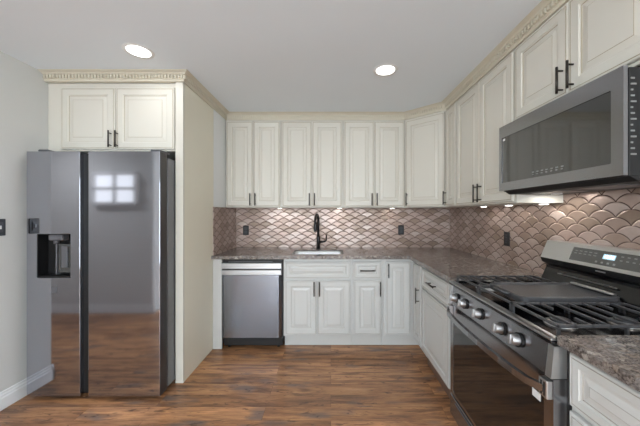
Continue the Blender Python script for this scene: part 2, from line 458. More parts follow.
def window_unit(name, x0, x1, z0, z1, y, facing, glow, bars, rows):
    o = struct(name, BX(x0, x1, y-.01, y+.01, z0, z1), glow)
    bm = bmesh.new()
    for i in range(bars+1):
        x = x0+(x1-x0)*i/bars; box(bm, x-.025, x+.025, y-.03, y+.03, z0, z1, bev=.003)
    for i in range(rows+1):
        z = z0+(z1-z0)*i/rows; box(bm, x0, x1, y-.03, y+.03, z-.02, z+.02, bev=.003)
    obj('window_frame', bm, M_TRIM, o)
window_unit('added_light_window_1', -2.07, 1.07, .09, 2.17, REAR-.03, 1, M_GLOW, 3, 1)  # unseen glazed door, added as the main soft daylight source
o3 = struct('added_light_window_3', BX(XR-.012, XR-.002, -2.9, -.9, .95, 2.15), M_GLOW)  # added out of view to brighten the fridge panel and left wall
bm = bmesh.new()
for y in (-2.9, -1.9, -.9): box(bm, XR-.035, XR-.001, y-.03, y+.03, .92, 2.18, bev=.003)
for z in (.95, 2.15): box(bm, XR-.035, XR-.001, -2.93, -.87, z-.03, z+.03, bev=.003)
obj('window_frame', bm, M_TRIM, o3)
o4 = struct('added_light_window_4', BX(-2.398, -2.388, -2.7, -.7, .95, 2.15), M_GLOW)  # added opposite to light the right-hand cabinets, microwave and range
bm = bmesh.new()
for y in (-2.7, -1.7, -.7): box(bm, -2.399, -2.365, y-.03, y+.03, .92, 2.18, bev=.003)
for z in (.95, 2.15): box(bm, -2.399, -2.365, -2.73, -.67, z-.03, z+.03, bev=.003)
obj('window_frame', bm, M_TRIM, o4)
window_unit('window_2', -3.16, -2.6, 1.48, 1.88, .29, 1, M_PANE, 2, 2)

def baseboard(name, x0, y0, x1, y1):
    """stepped skirting along a line; the room lies to the right of x0,y0 -> x1,y1"""
    d = Vector((x1-x0, y1-y0, 0)); L_ = d.length; d.normalize(); n = Vector((d.y, -d.x, 0))
    prof = [(0, 0), (.014, 0), (.014, .078), (.010, .084), (.010, .098), (.006, .104), (.006, .118), (0, .122)]
    bm = bmesh.new()
    A = [bm.verts.new(Vector((x0, y0, .0005))+n*p[0]+Vector((0, 0, p[1]))) for p in prof]
    B = [bm.verts.new(Vector((x1, y1, .0005))+n*p[0]+Vector((0, 0, p[1]))) for p in prof]
    bm.faces.new(A); bm.faces.new(B[::-1])
    for i in range(len(prof)): bm.faces.new((A[i], A[(i+1) % len(prof)], B[(i+1) % len(prof)], B[i]))
    struct(name, bm, M_TRIM)
baseboard('baseboard_left', XL+.0005, 1.736, XL+.0005, 2.75)
baseboard('baseboard_hall', -4.79, .2505, -2.386, .2505)
baseboard('baseboard_corner', XL-.134, 1.7495, XL+.0145, 1.7495)

# ------------------------------------------------------------------ tiled splashbacks
ZT0, ZT1 = ZC+.0006, ZUB-.0006
def splash(label, loc, rotz, w, z0, z1):
    o = obj('tile_backsplash', BX(0, w, 0, .0085, 0, z1-z0), M_TILE)
    o.location = (loc[0], loc[1], z0); o.rotation_euler = (0, 0, rotz)
    tag(o, label, 'backsplash')
splash('pinkish beige scallop tile backsplash on the back wall behind the sink', (XP+.010, YW-.009, 0), 0, XR-.0095-XP-.0105, ZT0, ZT1)
splash('tan scallop tile backsplash on the right wall behind the stove and under the microwave', (XR-.009, YW-.0095, 0), R90, YW-.0095-.25, ZT0, 1.476)
splash('narrow brown scallop tile return on the side wall left of the counter', (XP+.009, 2.735, 0), math.pi/2, YW-.0005-2.735, ZT0, ZT1)

# ------------------------------------------------------------------ fridge housing
t = thing('fridge_side_panel', 'tall tan end panel with a cream front edge right of the refrigerator', 'panel', (XP, YP, 0))
obj('panel', BX(-.019, 0, .0205, 2.7545-YP, .001, 2.384, bev=.001, seg=1), M_PANEL, t)
obj('front_stile', BX(-.060, .0006, 0, .02, .001, 2.384, bev=.0015), M_CREAM, t)

FX0 = XL+.002; FW = (XP-.061)-FX0
def fx(px): return (px-330.9)*YP/276-FX0
cabinet('wall_cabinet', 'cream two-door wall cabinet above the refrigerator', (FX0, YP+.02, 0), 0, FW, 1.842, 2.384, .545,
        [('door', fx(60.5), fx(115), 1.853, 2.343, ('v', fx(111.2), 1.93, .13)),
         ('door', fx(115.7), fx(174.2), 1.853, 2.343, ('v', fx(117.8), 1.93, .13))], CR, 'cream wall cabinets')

# ------------------------------------------------------------------ crown moulding with dentils
path = [(XL+.001, YP), (XP, YP), (XP, YU+.02), (.824, YU+.02), (XU+.02, 2.770), (XU+.02, .934)]
prof = [(-.019, 2.3856), (0, 2.3856), (.010, 2.386), (.013, 2.392), (.013, 2.400), (.018, 2.403), (.018, 2.434), (.030, 2.437), (.034, 2.444), (.048, 2.449), (.060, 2.4535), (.062, 2.4555), (-.019, 2.4555)]
def offs(path, d):
    out = []
    P = [Vector(p) for p in path]
    for i, p in enumerate(P):
        ns = []
        if i > 0: e = (P[i]-P[i-1]).normalized(); ns.append(Vector((e.y, -e.x)))
        if i < len(P)-1: e = (P[i+1]-P[i]).normalized(); ns.append(Vector((e.y, -e.x)))
        if len(ns) == 1: n = ns[0]
        else:
            n = (ns[0]+ns[1]); n = n/(1+ns[0].dot(ns[1]))
        out.append(p+n*d)
    return out
def sweep(path, prof):
    bm = bmesh.new()
    cols = [[bm.verts.new((q.x, q.y, z)) for q in offs(path, d)] for d, z in prof]
    m = len(prof)
    for i in range(m):
        for k in range(len(path)-1):
            bm.faces.new((cols[i][k], cols[i][k+1], cols[(i+1) % m][k+1], cols[(i+1) % m][k]))
    bm.faces.new([c[0] for c in cols]); bm.faces.new([c[-1] for c in cols][::-1])
    return bm
cr = obj('crown_molding', sweep(path, prof), M_CROWN)
tag(cr, 'cream crown molding with a dentil row running along the ceiling above all the cabinets', 'molding')
bm = bmesh.new()
o0, o1 = offs(path, .0175), offs(path, .031)
for k in range(len(path)-1):
    a, b = o1[k], o1[k+1]; L_ = (b-a).length; e = (b-a).normalized(); n = Vector((e.y, -e.x))
    cnt = int((L_-.01)/.025)
    for i in range(cnt):
        c = a+e*(.012+i*.025)
        q = [c-n*.0135, c-n*.0135+e*.013, c+e*.013, c]
        prism(bm, [(v.x, v.y) for v in q], 'z', 2.406, 2.431)
obj('dentil_row', bm, M_CROWN, cr)

# ------------------------------------------------------------------ wall cabinets on the back wall
ZD0, ZD1 = 1.422, 2.365
UD = YW-.0005-(YU+.02)
def back_upper(label, x0, x1):
    w_ = x1-x0; g = .012; mid = w_/2
    cabinet('wall_cabinet', label, (x0, YU+.02, 0), 0, w_, ZUB, 2.384, UD,
            [('door', g, mid-.0012, ZD0, ZD1, ('v', mid-.028, 1.50, .135)),
             ('door', mid+.0012, w_-g, ZD0, ZD1, ('v', mid+.028, 1.50, .135))], CR, 'cream wall cabinets')
back_upper('cream two-door wall cabinet above the dishwasher, next to the fridge panel', XP+.001, -.553)
back_upper('cream two-door wall cabinet above the sink and black faucet', -.553, .135)
back_upper('cream two-door wall cabinet on the back wall touching the angled corner cabinet', .135, .824)
# angled corner cabinet
p0, p1 = Vector((.824, YU+.02)), Vector((XU+.02, 2.770))
ang = math.atan2(p1.y-p0.y, p1.x-p0.x); cw = (p1-p0).length
ca, sa = math.cos(-ang), math.sin(-ang)
def w2l(x, y): x -= p0.x; y -= p0.y; return (x*ca-y*sa, x*sa+y*ca)
bm = bmesh.new()
prism(bm, [w2l(*q) for q in ((.8248, YW-.0005), (.8248, YU+.0205), (XU+.0205, 2.7708), (XR-.0005, 2.7708), (XR-.0005, YW-.0005))], 'z', ZUB, 2.384)
cabinet('corner_wall_cabinet', 'angled cream wall cabinet with one door across the back right corner', (p0.x, p0.y, 0), ang, cw, ZUB, 2.384, 0,
        [('door', .016, cw-.016, ZD0, ZD1, ('v', .040, 1.50, .135))], CR, 'cream wall cabinets', body=bm)

# ------------------------------------------------------------------ wall cabinets on the right wall
RD = XR-.0005-(XU+.02)
YM = 1.727
cabinet('wall_cabinet', 'narrow cream one-door wall cabinet just right of the angled corner cabinet', (XU+.02, 2.769, 0), R90, .239, ZUB, 2.384, RD,
        [('door', .014, .225, ZD0, ZD1, ('v', .034, 1.50, .135))], CR, 'cream wall cabinets')
wr = 2.529-YM
cabinet('wall_cabinet', 'tall cream two-door wall cabinet left of the microwave', (XU+.02, 2.529, 0), R90, wr, ZUB, 2.384, RD,
        [('door', .012, wr/2-.0012, ZD0, ZD1, ('v', wr/2-.03, 1.50, .14)),
         ('door', wr/2+.0012, wr-.012, ZD0, ZD1, ('v', wr/2+.03, 1.50, .14))], CR, 'cream wall cabinets')
wm = YM-.001-.934
cabinet('wall_cabinet', 'short cream two-door wall cabinet above the microwave', (XU+.02, YM-.001, 0), R90, wm, 1.908, 2.384, RD,
        [('door', .012, wm/2-.0012, 1.922, ZD1, ('v', wm/2-.03, 2.0, .13)),
         ('door', wm/2+.0012, wm-.012, 1.922, ZD1, ('v', wm/2+.03, 2.0, .13))], CR, 'cream wall cabinets')

# ------------------------------------------------------------------ base cabinets on the back wall
ZB0, ZB1 = .128, .8955
BD = YW-.0005-(YB+.02)
def bx(px): return (px-330.9)*YB/276
tag(obj('filler_panel', BX(XP+.0015, bx(221.6), YB+.005, YB+.025, .001, ZB1, bev=.001), M_WHITE), 'narrow white filler strip left of the dishwasher', 'filler panel')
x0 = bx(283.2); x1 = bx(352.5)
def bl(px, o): return bx(px)-o
bm = bmesh.new()
W_ = x1-x0-.0008
box(bm, .0008, W_, .0005, .020, ZB0, ZB1); box(bm, .0008, W_, BD-.012, BD, ZB0, ZB1)
box(bm, .0008, .018, .020, BD-.012, ZB0, ZB1); box(bm, W_-.018, W_, .020, BD-.012, ZB0, ZB1); box(bm, .018, W_-.018, .020, BD-.012, ZB0, ZB0+.018)
cabinet('base_cabinet', 'white sink base cabinet with two doors under a false drawer front', (x0, YB+.02, 0), 0, x1-x0, ZB0, ZB1, BD,
        [('false_front', bl(285, x0), bl(350.3, x0), .700, .866, None),
         ('door', bl(285, x0), bl(316.9, x0), .146, .680, ('v', bl(314.2, x0), .603, .14)),
         ('door', bl(317.3, x0), bl(350.3, x0), .146, .680, ('v', bl(319.6, x0), .603, .14))], WH, 'white base cabinets', toe=.095, body=bm)
x2 = bx(383.4)
cabinet('base_cabinet', 'slim white base cabinet right of the sink with one drawer over one door', (x1, YB+.02, 0), 0, x2-x1, ZB0, ZB1, BD,
        [('drawer', bl(353.8, x1), bl(381.3, x1), .700, .866, ('h', bl(367.5, x1), .783, .15)),
         ('door', bl(353.8, x1), bl(381.3, x1), .146, .680, ('v', bl(380.0, x1), .603, .14))], WH, 'white base cabinets', toe=.095)
# corner base: L-shaped body with one leaf on each side of the inside corner
YC = 2.462
bm = bmesh.new()
prism(bm, [(.0008, .0005), (XB+.02-x2-.0005, .0005), (XB+.02-x2-.0005, YC+.0008-(YB+.02)), (XR-.001-x2, YC+.0008-(YB+.02)), (XR-.001-x2, BD), (.0008, BD)], 'z', ZB0, ZB1)
ct = cabinet('corner_base_cabinet', 'white corner base cabinet with one door leaf on each side of the inside corner', (x2, YB+.02, 0), 0, 1, ZB0, ZB1, BD,
        [('door', bl(386, x2), bl(410.5, x2), .146, .866, ('v', bl(388.2, x2), .782, .14))], WH, 'white base cabinets', body=bm)
leaf = door_leaf('door', ct, 0, .205, .146, .866, WH); leaf.rotation_euler = (0, 0, R90); leaf.location = (XB+.02-x2, 2.690-(YB+.02), .146)
bar_handle(leaf, .175, .45, .14)
bm = bmesh.new()
TK = .075
prism(bm, [(.0008, TK), (XB+.02+TK-x2, TK), (XB+.02+TK-x2, YC+.0008-(YB+.02)), (XR-.001-x2, YC+.0008-(YB+.02)), (XR-.001-x2, BD), (.0008, BD)], 'z', .001, ZB0-.0005)
obj('toe_kick', bm, M_WHITE, ct)

# ------------------------------------------------------------------ base cabinets on the right wall
BDR = XR-.001-(XB+.02)
wc = YC-(Y_RL+.002)
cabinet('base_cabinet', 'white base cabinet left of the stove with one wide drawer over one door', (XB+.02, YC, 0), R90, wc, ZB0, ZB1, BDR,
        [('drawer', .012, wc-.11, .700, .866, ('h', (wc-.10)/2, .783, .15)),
         ('door', .012, wc-.11, .146, .680, None)], WH, 'white base cabinets', toe=.06, toe_mat=M_TOE_SHADE)
wn = .62
cabinet('base_cabinet', 'white base cabinet in the foreground right of the stove, drawer over door', (XB+.02, Y_RR-.006, 0), R90, wn, ZB0, ZB1, BDR,
        [('drawer', .012, wn-.012, .700, .876, ('h', wn/2+.12, .79, .15)),
         ('door', .012, wn-.012, .146, .680, None)], WH, 'white base cabinets', toe=.095)

# ------------------------------------------------------------------ worktops
OV = .03
SX0, SX1, SY0, SY1 = -.405, .132, 2.800, 3.155
zt0 = ZC-.033
bm = bmesh.new()
outer = [(XP+.0005, YB-OV), (XB-OV, YB-OV), (XB-OV, Y_RL+.0015), (XR-.0005, Y_RL+.0015), (XR-.0005, YW-.0005), (XP+.0005, YW-.0005)]
zs = ZC-.012                                            # thin slab with a built-up front edge
plate(bm, outer, rrect(SX0, SX1, SY0, SY1, .05), zs, ZC)
ix, iy = XB-OV, YB-OV
prism(bm, [(XP+.0005, iy), (ix, iy), (ix, Y_RL+.0015), (ix+.075, Y_RL+.0015), (ix+.075, iy+.065), (XP+.0005, iy+.065)], 'z', zt0, zs)
prism(bm, [(XP+.0005, YW-.20), (XR-.20, YW-.20), (XR-.20, Y_RL+.0015), (XR-.0005, Y_RL+.0015), (XR-.0005, YW-.0005), (XP+.0005, YW-.0005)], 'z', zt0, zs)
o = obj('countertop', bm, M_GRAN)
tag(o, 'speckled brown grey granite countertop running in an L around the sink corner', 'countertop')
o = obj('countertop', BX(XB-OV, XR-.0005, Y_RR-.626, Y_RR-.006, zt0, ZC, bev=.002), M_GRAN)
tag(o, 'short speckled granite countertop in the foreground right of the stove', 'countertop')

# ------------------------------------------------------------------ sink and faucet
t = thing('sink', 'undermounted stainless steel sink below the black faucet', 'sink', ((SX0+SX1)/2, (SY0+SY1)/2, zs-.0004))
hw, hd = (SX1-SX0)/2, (SY1-SY0)/2
bm = bmesh.new()
lv = [(.004, -.0008, .052), (.006, -.03, .052), (.010, -.17, .05), (.03, -.19, .05)]
prev = None
for ins, z, r in lv:
    lo = [bm.verts.new((x, y, z)) for x, y in rrect(-hw-.006+ins, hw+.006-ins, -hd-.006+ins, hd+.006-ins, r)]
    if prev:
        for i in range(len(lo)): bm.faces.new((prev[i], prev[(i+1) % len(lo)], lo[(i+1) % len(lo)], lo[i]))
    prev = lo
bm.faces.new(prev)
basin = obj('basin', bm, M_SINK, t, True)
md = basin.modifiers.new('thickness', 'SOLIDIFY'); md.thickness = .0015; md.offset = 0
bm = bmesh.new(); plate(bm, rrect(-hw-.02, hw+.02, -hd-.02, hd+.02, .06), rrect(-hw+.001, hw-.001, -hd+.001, hd-.001, .05), -.0030, -.0008)
obj('rim', bm, M_SINK, t)
bm = bmesh.new(); cyl(bm, (0, 0, -.1895), (0, 0, -.186), .045); cyl(bm, (0, 0, -.186), (0, 0, -.183), .03)
obj('drain', bm, M_STEEL, t)

FXX = (318.3-330.9)*3.225/276
t = thing('faucet', 'matte black pull-down kitchen faucet behind the sink', 'faucet', (FXX, 3.225, ZC), math.radians(-10))
bm = bmesh.new(); tube(bm, [(0, 0, .0005), (0, 0, .008), (0, 0, .012)], [.029, .029, .024], 24); obj('base', bm, M_MATBLK, t)
bm = bmesh.new(); tube(bm, [(0, 0, .012), (0, 0, .14), (0, 0, .15)], [.021, .021, .017], 20); obj('valve_body', bm, M_MATBLK, t)
bm = bmesh.new()
pts = [(0, 0, .15), (0, 0, .328)]
for k in range(1, 13):
    a = math.pi*k/12; pts.append((0, -.075+.075*math.cos(a), .328+.075*math.sin(a)))
pts.append((0, -.15, .312))
tube(bm, pts, .0145, 14); obj('spout', bm, M_MATBLK, t)
bm = bmesh.new(); tube(bm, [(0, -.15, .314), (0, -.15, .292), (0, -.15, .236), (0, -.15, .212)], [.0155, .0195, .020, .0165], 16); obj('spray_head', bm, M_MATBLK, t)
bm = bmesh.new(); tube(bm, [(.015, 0, .085), (.05, 0, .085), (.085, 0, .092)], [.015, .014, .010], 12); obj('lever_hub', bm, M_MATBLK, t)
bm = bmesh.new(); tube(bm, [(.082, 0, .088), (.092, 0, .10), (.096, 0, .165)], [.0075, .007, .006], 10); obj('lever', bm, M_MATBLK, t)

# ------------------------------------------------------------------ outlets and switch
def wallplate(name, label, cat, loc, rotz, duplex=True):
    t = thing(name, label, cat, loc, rotz, 'black wall outlets' if duplex else None)
    obj('cover_plate', BX(-.036, .036, -.006, 0, -.058, .058, bev=.003), M_OUTLET, t)
    if duplex:
        for s in (-1, 1):
            bm = bmesh.new(); box(bm, -.017, .017, -.0085, -.006, s*.021-.015, s*.021+.015, bev=.002)
            for dx in (-.006, .006): box(bm, dx-.001, dx+.001, -.0088, -.0084, s*.021-.004, s*.021+.006, mat=1)
            obj('socket', bm, [M_OUTFACE, M_BLACK], t)
    else:
        obj('rocker', BX(-.017, .017, -.0105, -.006, -.034, .034, bev=.002), M_OUTFACE, t)
        bm = bmesh.new(); box(bm, -.004, .004, -.016, -.010, -.012, .012, bev=.001); obj('toggle', bm, M_STICK, t)
ys = YW-.0094
wallplate('wall_outlet', 'black outlet on the back wall tile left of the faucet', 'outlet', ((246-330.9)*ys/276, ys, 1.138), 0)
wallplate('wall_outlet', 'black outlet on the back wall tile right of the faucet, near the corner', 'outlet', ((401-330.9)*ys/276, ys, 1.143), 0)
wallplate('wall_outlet', 'black outlet on the right wall tile, left of the stove', 'outlet', (XR-.0094, 2.277, 1.135), R90)
wallplate('light_switch', 'black light switch on the left wall beside the refrigerator', 'light switch', (XL+.0005, 1.880, 1.25), math.pi/2, False)

# ------------------------------------------------------------------ dishwasher
dx0, dx1 = bx(222.0), bx(282.4)
t = thing('dishwasher', 'stainless steel dishwasher between the white filler strip and the sink cabinet', 'dishwasher', (dx0, YB, 0))
wd = dx1-dx0
obj('tub', BX(.002, wd-.002, .03, .60, .055, .886), M_BLACK, t)
bm = bmesh.new()   # door with a wide chamfer down each side
prism(bm, [(.004, .03), (.004, .018), (.014, 0), (wd-.036, 0), (wd-.010, .016), (wd-.010, .03)], 'z', .116, .735)
obj('door', bm, M_STEEL, t)
bm = bmesh.new()
prism(bm, [(.028, .735), (.0, .735), (-.012, .742), (-.012, .785), (.006, .790), (.006, .798), (-.010, .800), (-.010, .852), (.028, .852)], 'x', -.002, wd-.010)
obj('control_panel', bm, M_STEEL2, t)
obj('handle_slot', BX(.0, wd-.012, .0045, .007, .789, .799), M_BLACK, t)
bm = bmesh.new(); box(bm, .004, wd-.006, .012, .03, .853, .880, bev=.002)
obj('vent_strip', bm, M_BLACK, t)
bm = bmesh.new(); box(bm, .06, wd-.10, .008, .0125, .862, .871, bev=.001)
obj('button_row', bm, M_GREYST, t)
obj('kick_plate', BX(.012, wd-.002, .022, .05, .030, .112, bev=.003), M_BLACK, t)
for x in (.05, wd-.05):
    bm = bmesh.new(); cyl(bm, (x, .07, .0005), (x, .07, .056), .014); obj('foot', bm, M_BLACK, t)

# ------------------------------------------------------------------ refrigerator
YF = 1.9909; k = YF/276
FL, FR = (26.6-330.9)*k, (160-330.9)*k
t = thing('refrigerator', 'dark stainless side-by-side refrigerator with a water dispenser in its left door', 'refrigerator', (FL, YF, 0))
fw = FR-FL
def lx(px): return (px-330.9)*k-FL
def lz(py): return CAMZ-(py-213.5)*k
body = obj('body', BX(.012, fw-.004, .105, .745, .03, 1.765, bev=.004), M_FSIDE, t)
obj('back_grille', BX(.03, fw-.03, .06, .11, .012, .07), M_BLACK, t)
zb, zt = lz(396.5), lz(151.3)
# freezer door with the dispenser opening
a0, a1, b0, b1 = lx(37), lx(70.6), lz(278), lz(234)
gx0, gx1 = lx(80), lx(88.4)
bm = bmesh.new()
plate(bm, [(0, zb), (gx0, zb), (gx0, zt), (0, zt)], rrect(a0, a1, b0, b1, .006, 2), 0, .085, 'y')
fd = obj('freezer_door', bm, M_FRIDGE, t)
fd.modifiers.new('edge', 'BEVEL').width = .002; fd.modifiers['edge'].limit_method = 'ANGLE'; fd.modifiers['edge'].segments = 2
rec = bmesh.new()
for bb in ((a0, a1, .078, .082, b0, b1), (a0, a0+.003, .002, .08, b0, b1), (a1-.003, a1, .002, .08, b0, b1), (a0, a1, .002, .08, b0, b0+.003), (a0, a1, .002, .08, b1-.003, b1)): box(rec, *bb)
disp = obj('dispenser_recess', rec, M_BLACK, fd)
am = a0+(a1-a0)*.5
obj('dispenser_panel', BX(am, a1-.006, .035, .077, b0+.03, b1-.075, bev=.004), M_CTRL, disp)
obj('paddle', BX(am+.03, am+.075, .024, .034, b0+.07, b1-.09, bev=.004), M_GREYST, disp)
bm = bmesh.new(); box(bm, am-.055, am+.05, .012, .07, b1-.05, b1-.004, bev=.010); cyl(bm, (am-.02, .04, b1-.075), (am-.02, .04, b1-.045), .016)
obj('nozzle', bm, M_GREYST, disp)
obj('divider', BX(am-.006, am-.001, .02, .077, b0+.02, b1-.075, bev=.002), M_FSIDE, disp)
obj('drip_tray', BX(a0+.006, a1-.006, .004, .075, b0+.0035, b0+.014, bev=.003), M_BLACK, disp)
obj('sticker', BX(lx(51.5), lx(57.2), -.0012, .0002, lz(293), lz(286.5)), M_GREYST, fd)
bm = BX(gx1, fw, 0, .085, zb, zt, bev=.0025, seg=2); bm.normal_update()
for f in bm.faces:
    if abs(f.normal.x) > .8: f.material_index = 1
rd = obj('fridge_door', bm, [M_FRIDGE, M_FDARK], t)
bm = bmesh.new(); box(bm, gx0+.0005, gx1-.0005, .03, .085, zb+.01, zt-.01)
obj('grip_channel', bm, M_BLACK, t)
obj('door_gasket', BX(.014, fw-.012, .0855, .1045, .06, 1.76), M_BLACK, t)
for xx in (.05, fw-.09):
    obj('hinge_cover', BX(xx, xx+.07, .03, .16, 1.7955, 1.815, bev=.006), M_GREYST, t)
for xx in (.04, fw-.06):
    for yy in (.11, .68):
        bm = bmesh.new(); cyl(bm, (xx, yy, .0005), (xx, yy, .031), .022); obj('foot', bm, M_BLACK, t)

# ------------------------------------------------------------------ gas range (local x runs towards the camera, y into the wall)
XF = .7636
t = thing('gas_range', 'black stainless gas stove with five front knobs on the right wall', 'stove', (XF, Y_RL, 0), R90)
RW = Y_RL-Y_RR; BY = XR-.0105-XF
obj('body', BX(.002, RW-.002, .052, BY-.01, .04, .893, bev=.002), M_BLKSS, t)
bm = bmesh.new()
box(bm, .004, RW-.004, .0, .05, .070, .196, bev=.004)
dr = obj('drawer', bm, M_BLKSS, t)
obj('drawer_grip', BX(.08, RW-.08, -.006, .0, .168, .182, bev=.002), M_STEEL, dr)
bm = bmesh.new(); plate(bm, [(.002, .208), (RW-.002, .208), (RW-.002, .770), (.002, .770)], rrect(.045, RW-.045, .225, .690, .008, 2), .004, .05, 'y')
od = obj('oven_door', bm, M_BLKSS, t)
obj('oven_window', BX(.045, RW-.045, .0055, .03, .225, .690), M_GLASS, od)
bm = bmesh.new()   # bowed flat handle
hp = []
for i in range(17):
    s = i/16; hp.append((.02+(RW-.04)*s, -.012-.048*(math.sin(math.pi*s)**.35 if 0 < s < 1 else 0)))
for (xa, ya), (xb_, yb_) in zip(hp, hp[1:]):
    prism(bm, [(xa, ya-.009), (xb_, yb_-.009), (xb_, yb_+.009), (xa, ya+.009)], 'z', .718, .744)
bmesh.ops.remove_doubles(bm, verts=bm.verts[:], dist=.0004)
hd_ = obj('oven_handle', bm, M_BLKSS, od, True)
for xx in (.004, RW-.042):
    bm = bmesh.new(); box(bm, xx, xx+.038, -.018, .004, .700, .764, bev=.003)
    for q in (.010, .024): box(bm, xx+q, xx+q+.006, -.0192, -.0178, .708, .756, mat=1)
    obj('handle_mount', bm, [M_STEELL, M_BLACK], od)
o = obj('energy_sticker', BX(RW-.102, RW-.062, .0035, .0056, .655, .683), M_STICK, od)
# knob panel
bm = bmesh.new(); prism(bm, [(.05, .776), (-.002, .776), (.010, .884), (.05, .884)], 'x', .002, RW-.002)
cp = obj('control_panel', bm, M_BLKSS, t)
for xx in (.0015, RW-.0275):
    bm = bmesh.new(); prism(bm, [(.05, .774), (-.006, .774), (.007, .886), (.05, .886)], 'x', xx, xx+.026); obj('end_cap', bm, M_STEELL, cp)
tilt = math.atan2(.012, .108)
for kx in (.095, .200, .360, .540, .650):
    kb = bpy.data.objects.new
    bm = bmesh.new()
    tube(bm, [(0, 0, 0), (0, -.008, 0)], .028, 24)
    tube(bm, [(0, -.008, 0), (0, -.030, 0), (0, -.036, 0)], [.0225, .021, .018], 24, 1)
    box(bm, -.0055, .0055, -.043, -.030, -.020, .020, bev=.002, mat=1)
    kn = obj('knob', bm, [M_BLACK, M_KNOB], cp, True); kn.location = (kx, .0035, .830); kn.rotation_euler = (-tilt, 0, 0)
# hob
bm = bmesh.new(); box(bm, 0, RW, -.006, BY-.12, .8935, .905, bev=.004)
box(bm, .0, RW, -.006, .030, .9045, .914, bev=.003, mat=1); box(bm, 0, .014, .012, BY-.12, .9045, .914, bev=.003); box(bm, RW-.014, RW, .012, BY-.12, .9045, .914, bev=.003)
hob = obj('cooktop', bm, [M_ENAM, M_STEEL2], t)
GY0, GY1 = .035, .530
for bx_, by_ in ((.15, .15), (.15, .41), (RW-.15, .15), (RW-.15, .41), (RW/2, .28)):
    bm = bmesh.new(); tube(bm, [(bx_, by_, .9055), (bx_, by_, .912), (bx_, by_, .918)], [.055, .052, .040], 24, 1)
    tube(bm, [(bx_, by_, .918), (bx_, by_, .925), (bx_, by_, .927)], [.034, .034, .030], 24, 0)
    obj('burner', bm, [M_IRON, M_STEELL], hob, True)
def grate(x0, x1):
    bm = bmesh.new(); zt_ = .952; s = .0048
    def bar(xa, ya, xb, yb, z0=.941, z1=zt_):
        if abs(xb-xa) > abs(yb-ya): box(bm, xa, xb, ya-s, ya+s, z0, z1, bev=.0022, seg=1)
        else: box(bm, xa-s, xa+s, ya, yb, z0, z1, bev=.0022, seg=1)
    bar(x0+s, GY0, x0+s, GY1); bar(x1-s, GY0, x1-s, GY1); bar(x0, GY0+s, x1, GY0+s); bar(x0, GY1-s, x1, GY1-s); bar(x0, (GY0+GY1)/2, x1, (GY0+GY1)/2)
    n = 3; L_ = x1-x0
    for half in (0, 1):
        a = GY0+half*(GY1-GY0)/2; b = a+(GY1-GY0)/2
        for i in range(1, n+1):
            y = a+(b-a)*i/(n+1)
            if i == 2:
                bar(x0, y, x0+L_*.30, y); bar(x1-L_*.30, y, x1, y)
            else: bar(x0, y, x1, y)
    for xx in (x0+s, x1-s):
        for yy in (GY0+s, (GY0+GY1)/2, GY1-s): box(bm, xx-s, xx+s, yy-s, yy+s, .9052, .9415)
    obj('grate', bm, M_IRON, hob)
grate(.020, .272); grate(.276, RW-.276); grate(RW-.272, RW-.020)
# back guard
bm = bmesh.new()
prism(bm, [(BY-.12, .8945), (BY-.08, .985), (BY-.07, 1.005), (BY-.07, 1.02), (BY-.001, 1.02), (BY-.001, .8945)], 'x', .003, RW-.003)
bg = obj('back_guard', bm, M_ENAM, t)
bm = bmesh.new()
fy0, fz0, fy1, fz1 = .583, 1.068, .628, 1.172
prism(bm, [(BY-.064, 1.022), (fy0+.010, 1.040), (fy0, fz0-.001), (BY-.001, fz0-.001), (BY-.001, 1.022)], 'x', 0, RW)
obj('guard_chin', bm, M_BLACK, bg)
bm = bmesh.new()
prism(bm, [(fy0, fz0), (fy0+.002, fz0+.004), (fy1, fz1), (fy1+.008, fz1+.003), (BY-.001, fz1+.003), (BY-.001, fz0)], 'x', 0, RW)
con = obj('console', bm, M_STEELL, bg)
sl = math.atan2(fy1-fy0-.002, fz1-fz0-.004)
face = bpy.data.objects
def on_face(name, x0, x1, v0, v1, th, mats, parent):
    """thin slab on the sloping console face; v is measured up the slope"""
    o = obj(name, BX(x0, x1, -th, .0003, v0, v1), mats, parent)
    o.location = (0, fy0+.002, fz0+.004); o.rotation_euler = (-sl, 0, 0); return o
gp = on_face('touch_panel', .205, RW-.205, .014, .090, .0015, M_CTRL, con)
dsp = BX(.385, .445, -.0024, -.0014, .048, .074); db = obj('clock_display', dsp, M_DISPBG, gp)
fc = bpy.data.curves.new('clock_digits', 'FONT'); fc.body = '12:00'; fc.size = .022; fc.extrude = .0003; fc.align_x = 'CENTER'; fc.align_y = 'CENTER'
fo = bpy.data.objects.new('clock_digits', fc); C.objects.link(fo)
dg = bpy.context.evaluated_depsgraph_get(); me = bpy.data.meshes.new_from_object(fo.evaluated_get(dg)); bpy.data.objects.remove(fo)
me.materials.clear(); me.materials.append(M_DISP)
fo = bpy.data.objects.new('clock_digits', me); C.objects.link(fo); fo.parent = gp; fo.location = (.415, -.0028, .061); fo.rotation_euler = (math.pi/2, 0, 0)
bm = bmesh.new()
for i in range(5):
    for v in (.070, .055): box(bm, .222+i*.028, .238+i*.028, -.0020, -.0014, v, v+.004)
obj('printed_symbols', bm, M_ICON, gp)
bm = bmesh.new()
for i in range(5):
    for v in (.070, .050): box(bm, .468+i*.028, .480+i*.028, -.0020, -.0014, v, v+.005)
obj('printed_symbols', bm, M_ICON, gp)
bm = bmesh.new()
for i in range(4): box(bm, .355+i*.03, .366+i*.03, -.0020, -.0014, .024, .033)
obj('printed_symbols', bm, M_ICON, gp)
bm = bmesh.new(); box(bm, RW/2-.045, RW/2+.005, fy0+.001, fy0+.004, 1.050, 1.056); obj('badge', bm, M_STEELL, bg)
obj('guard_vent', BX(.12, .46, BY-.0955, BY-.088, .9835, .9895, bev=.001), M_STEELL, bg)
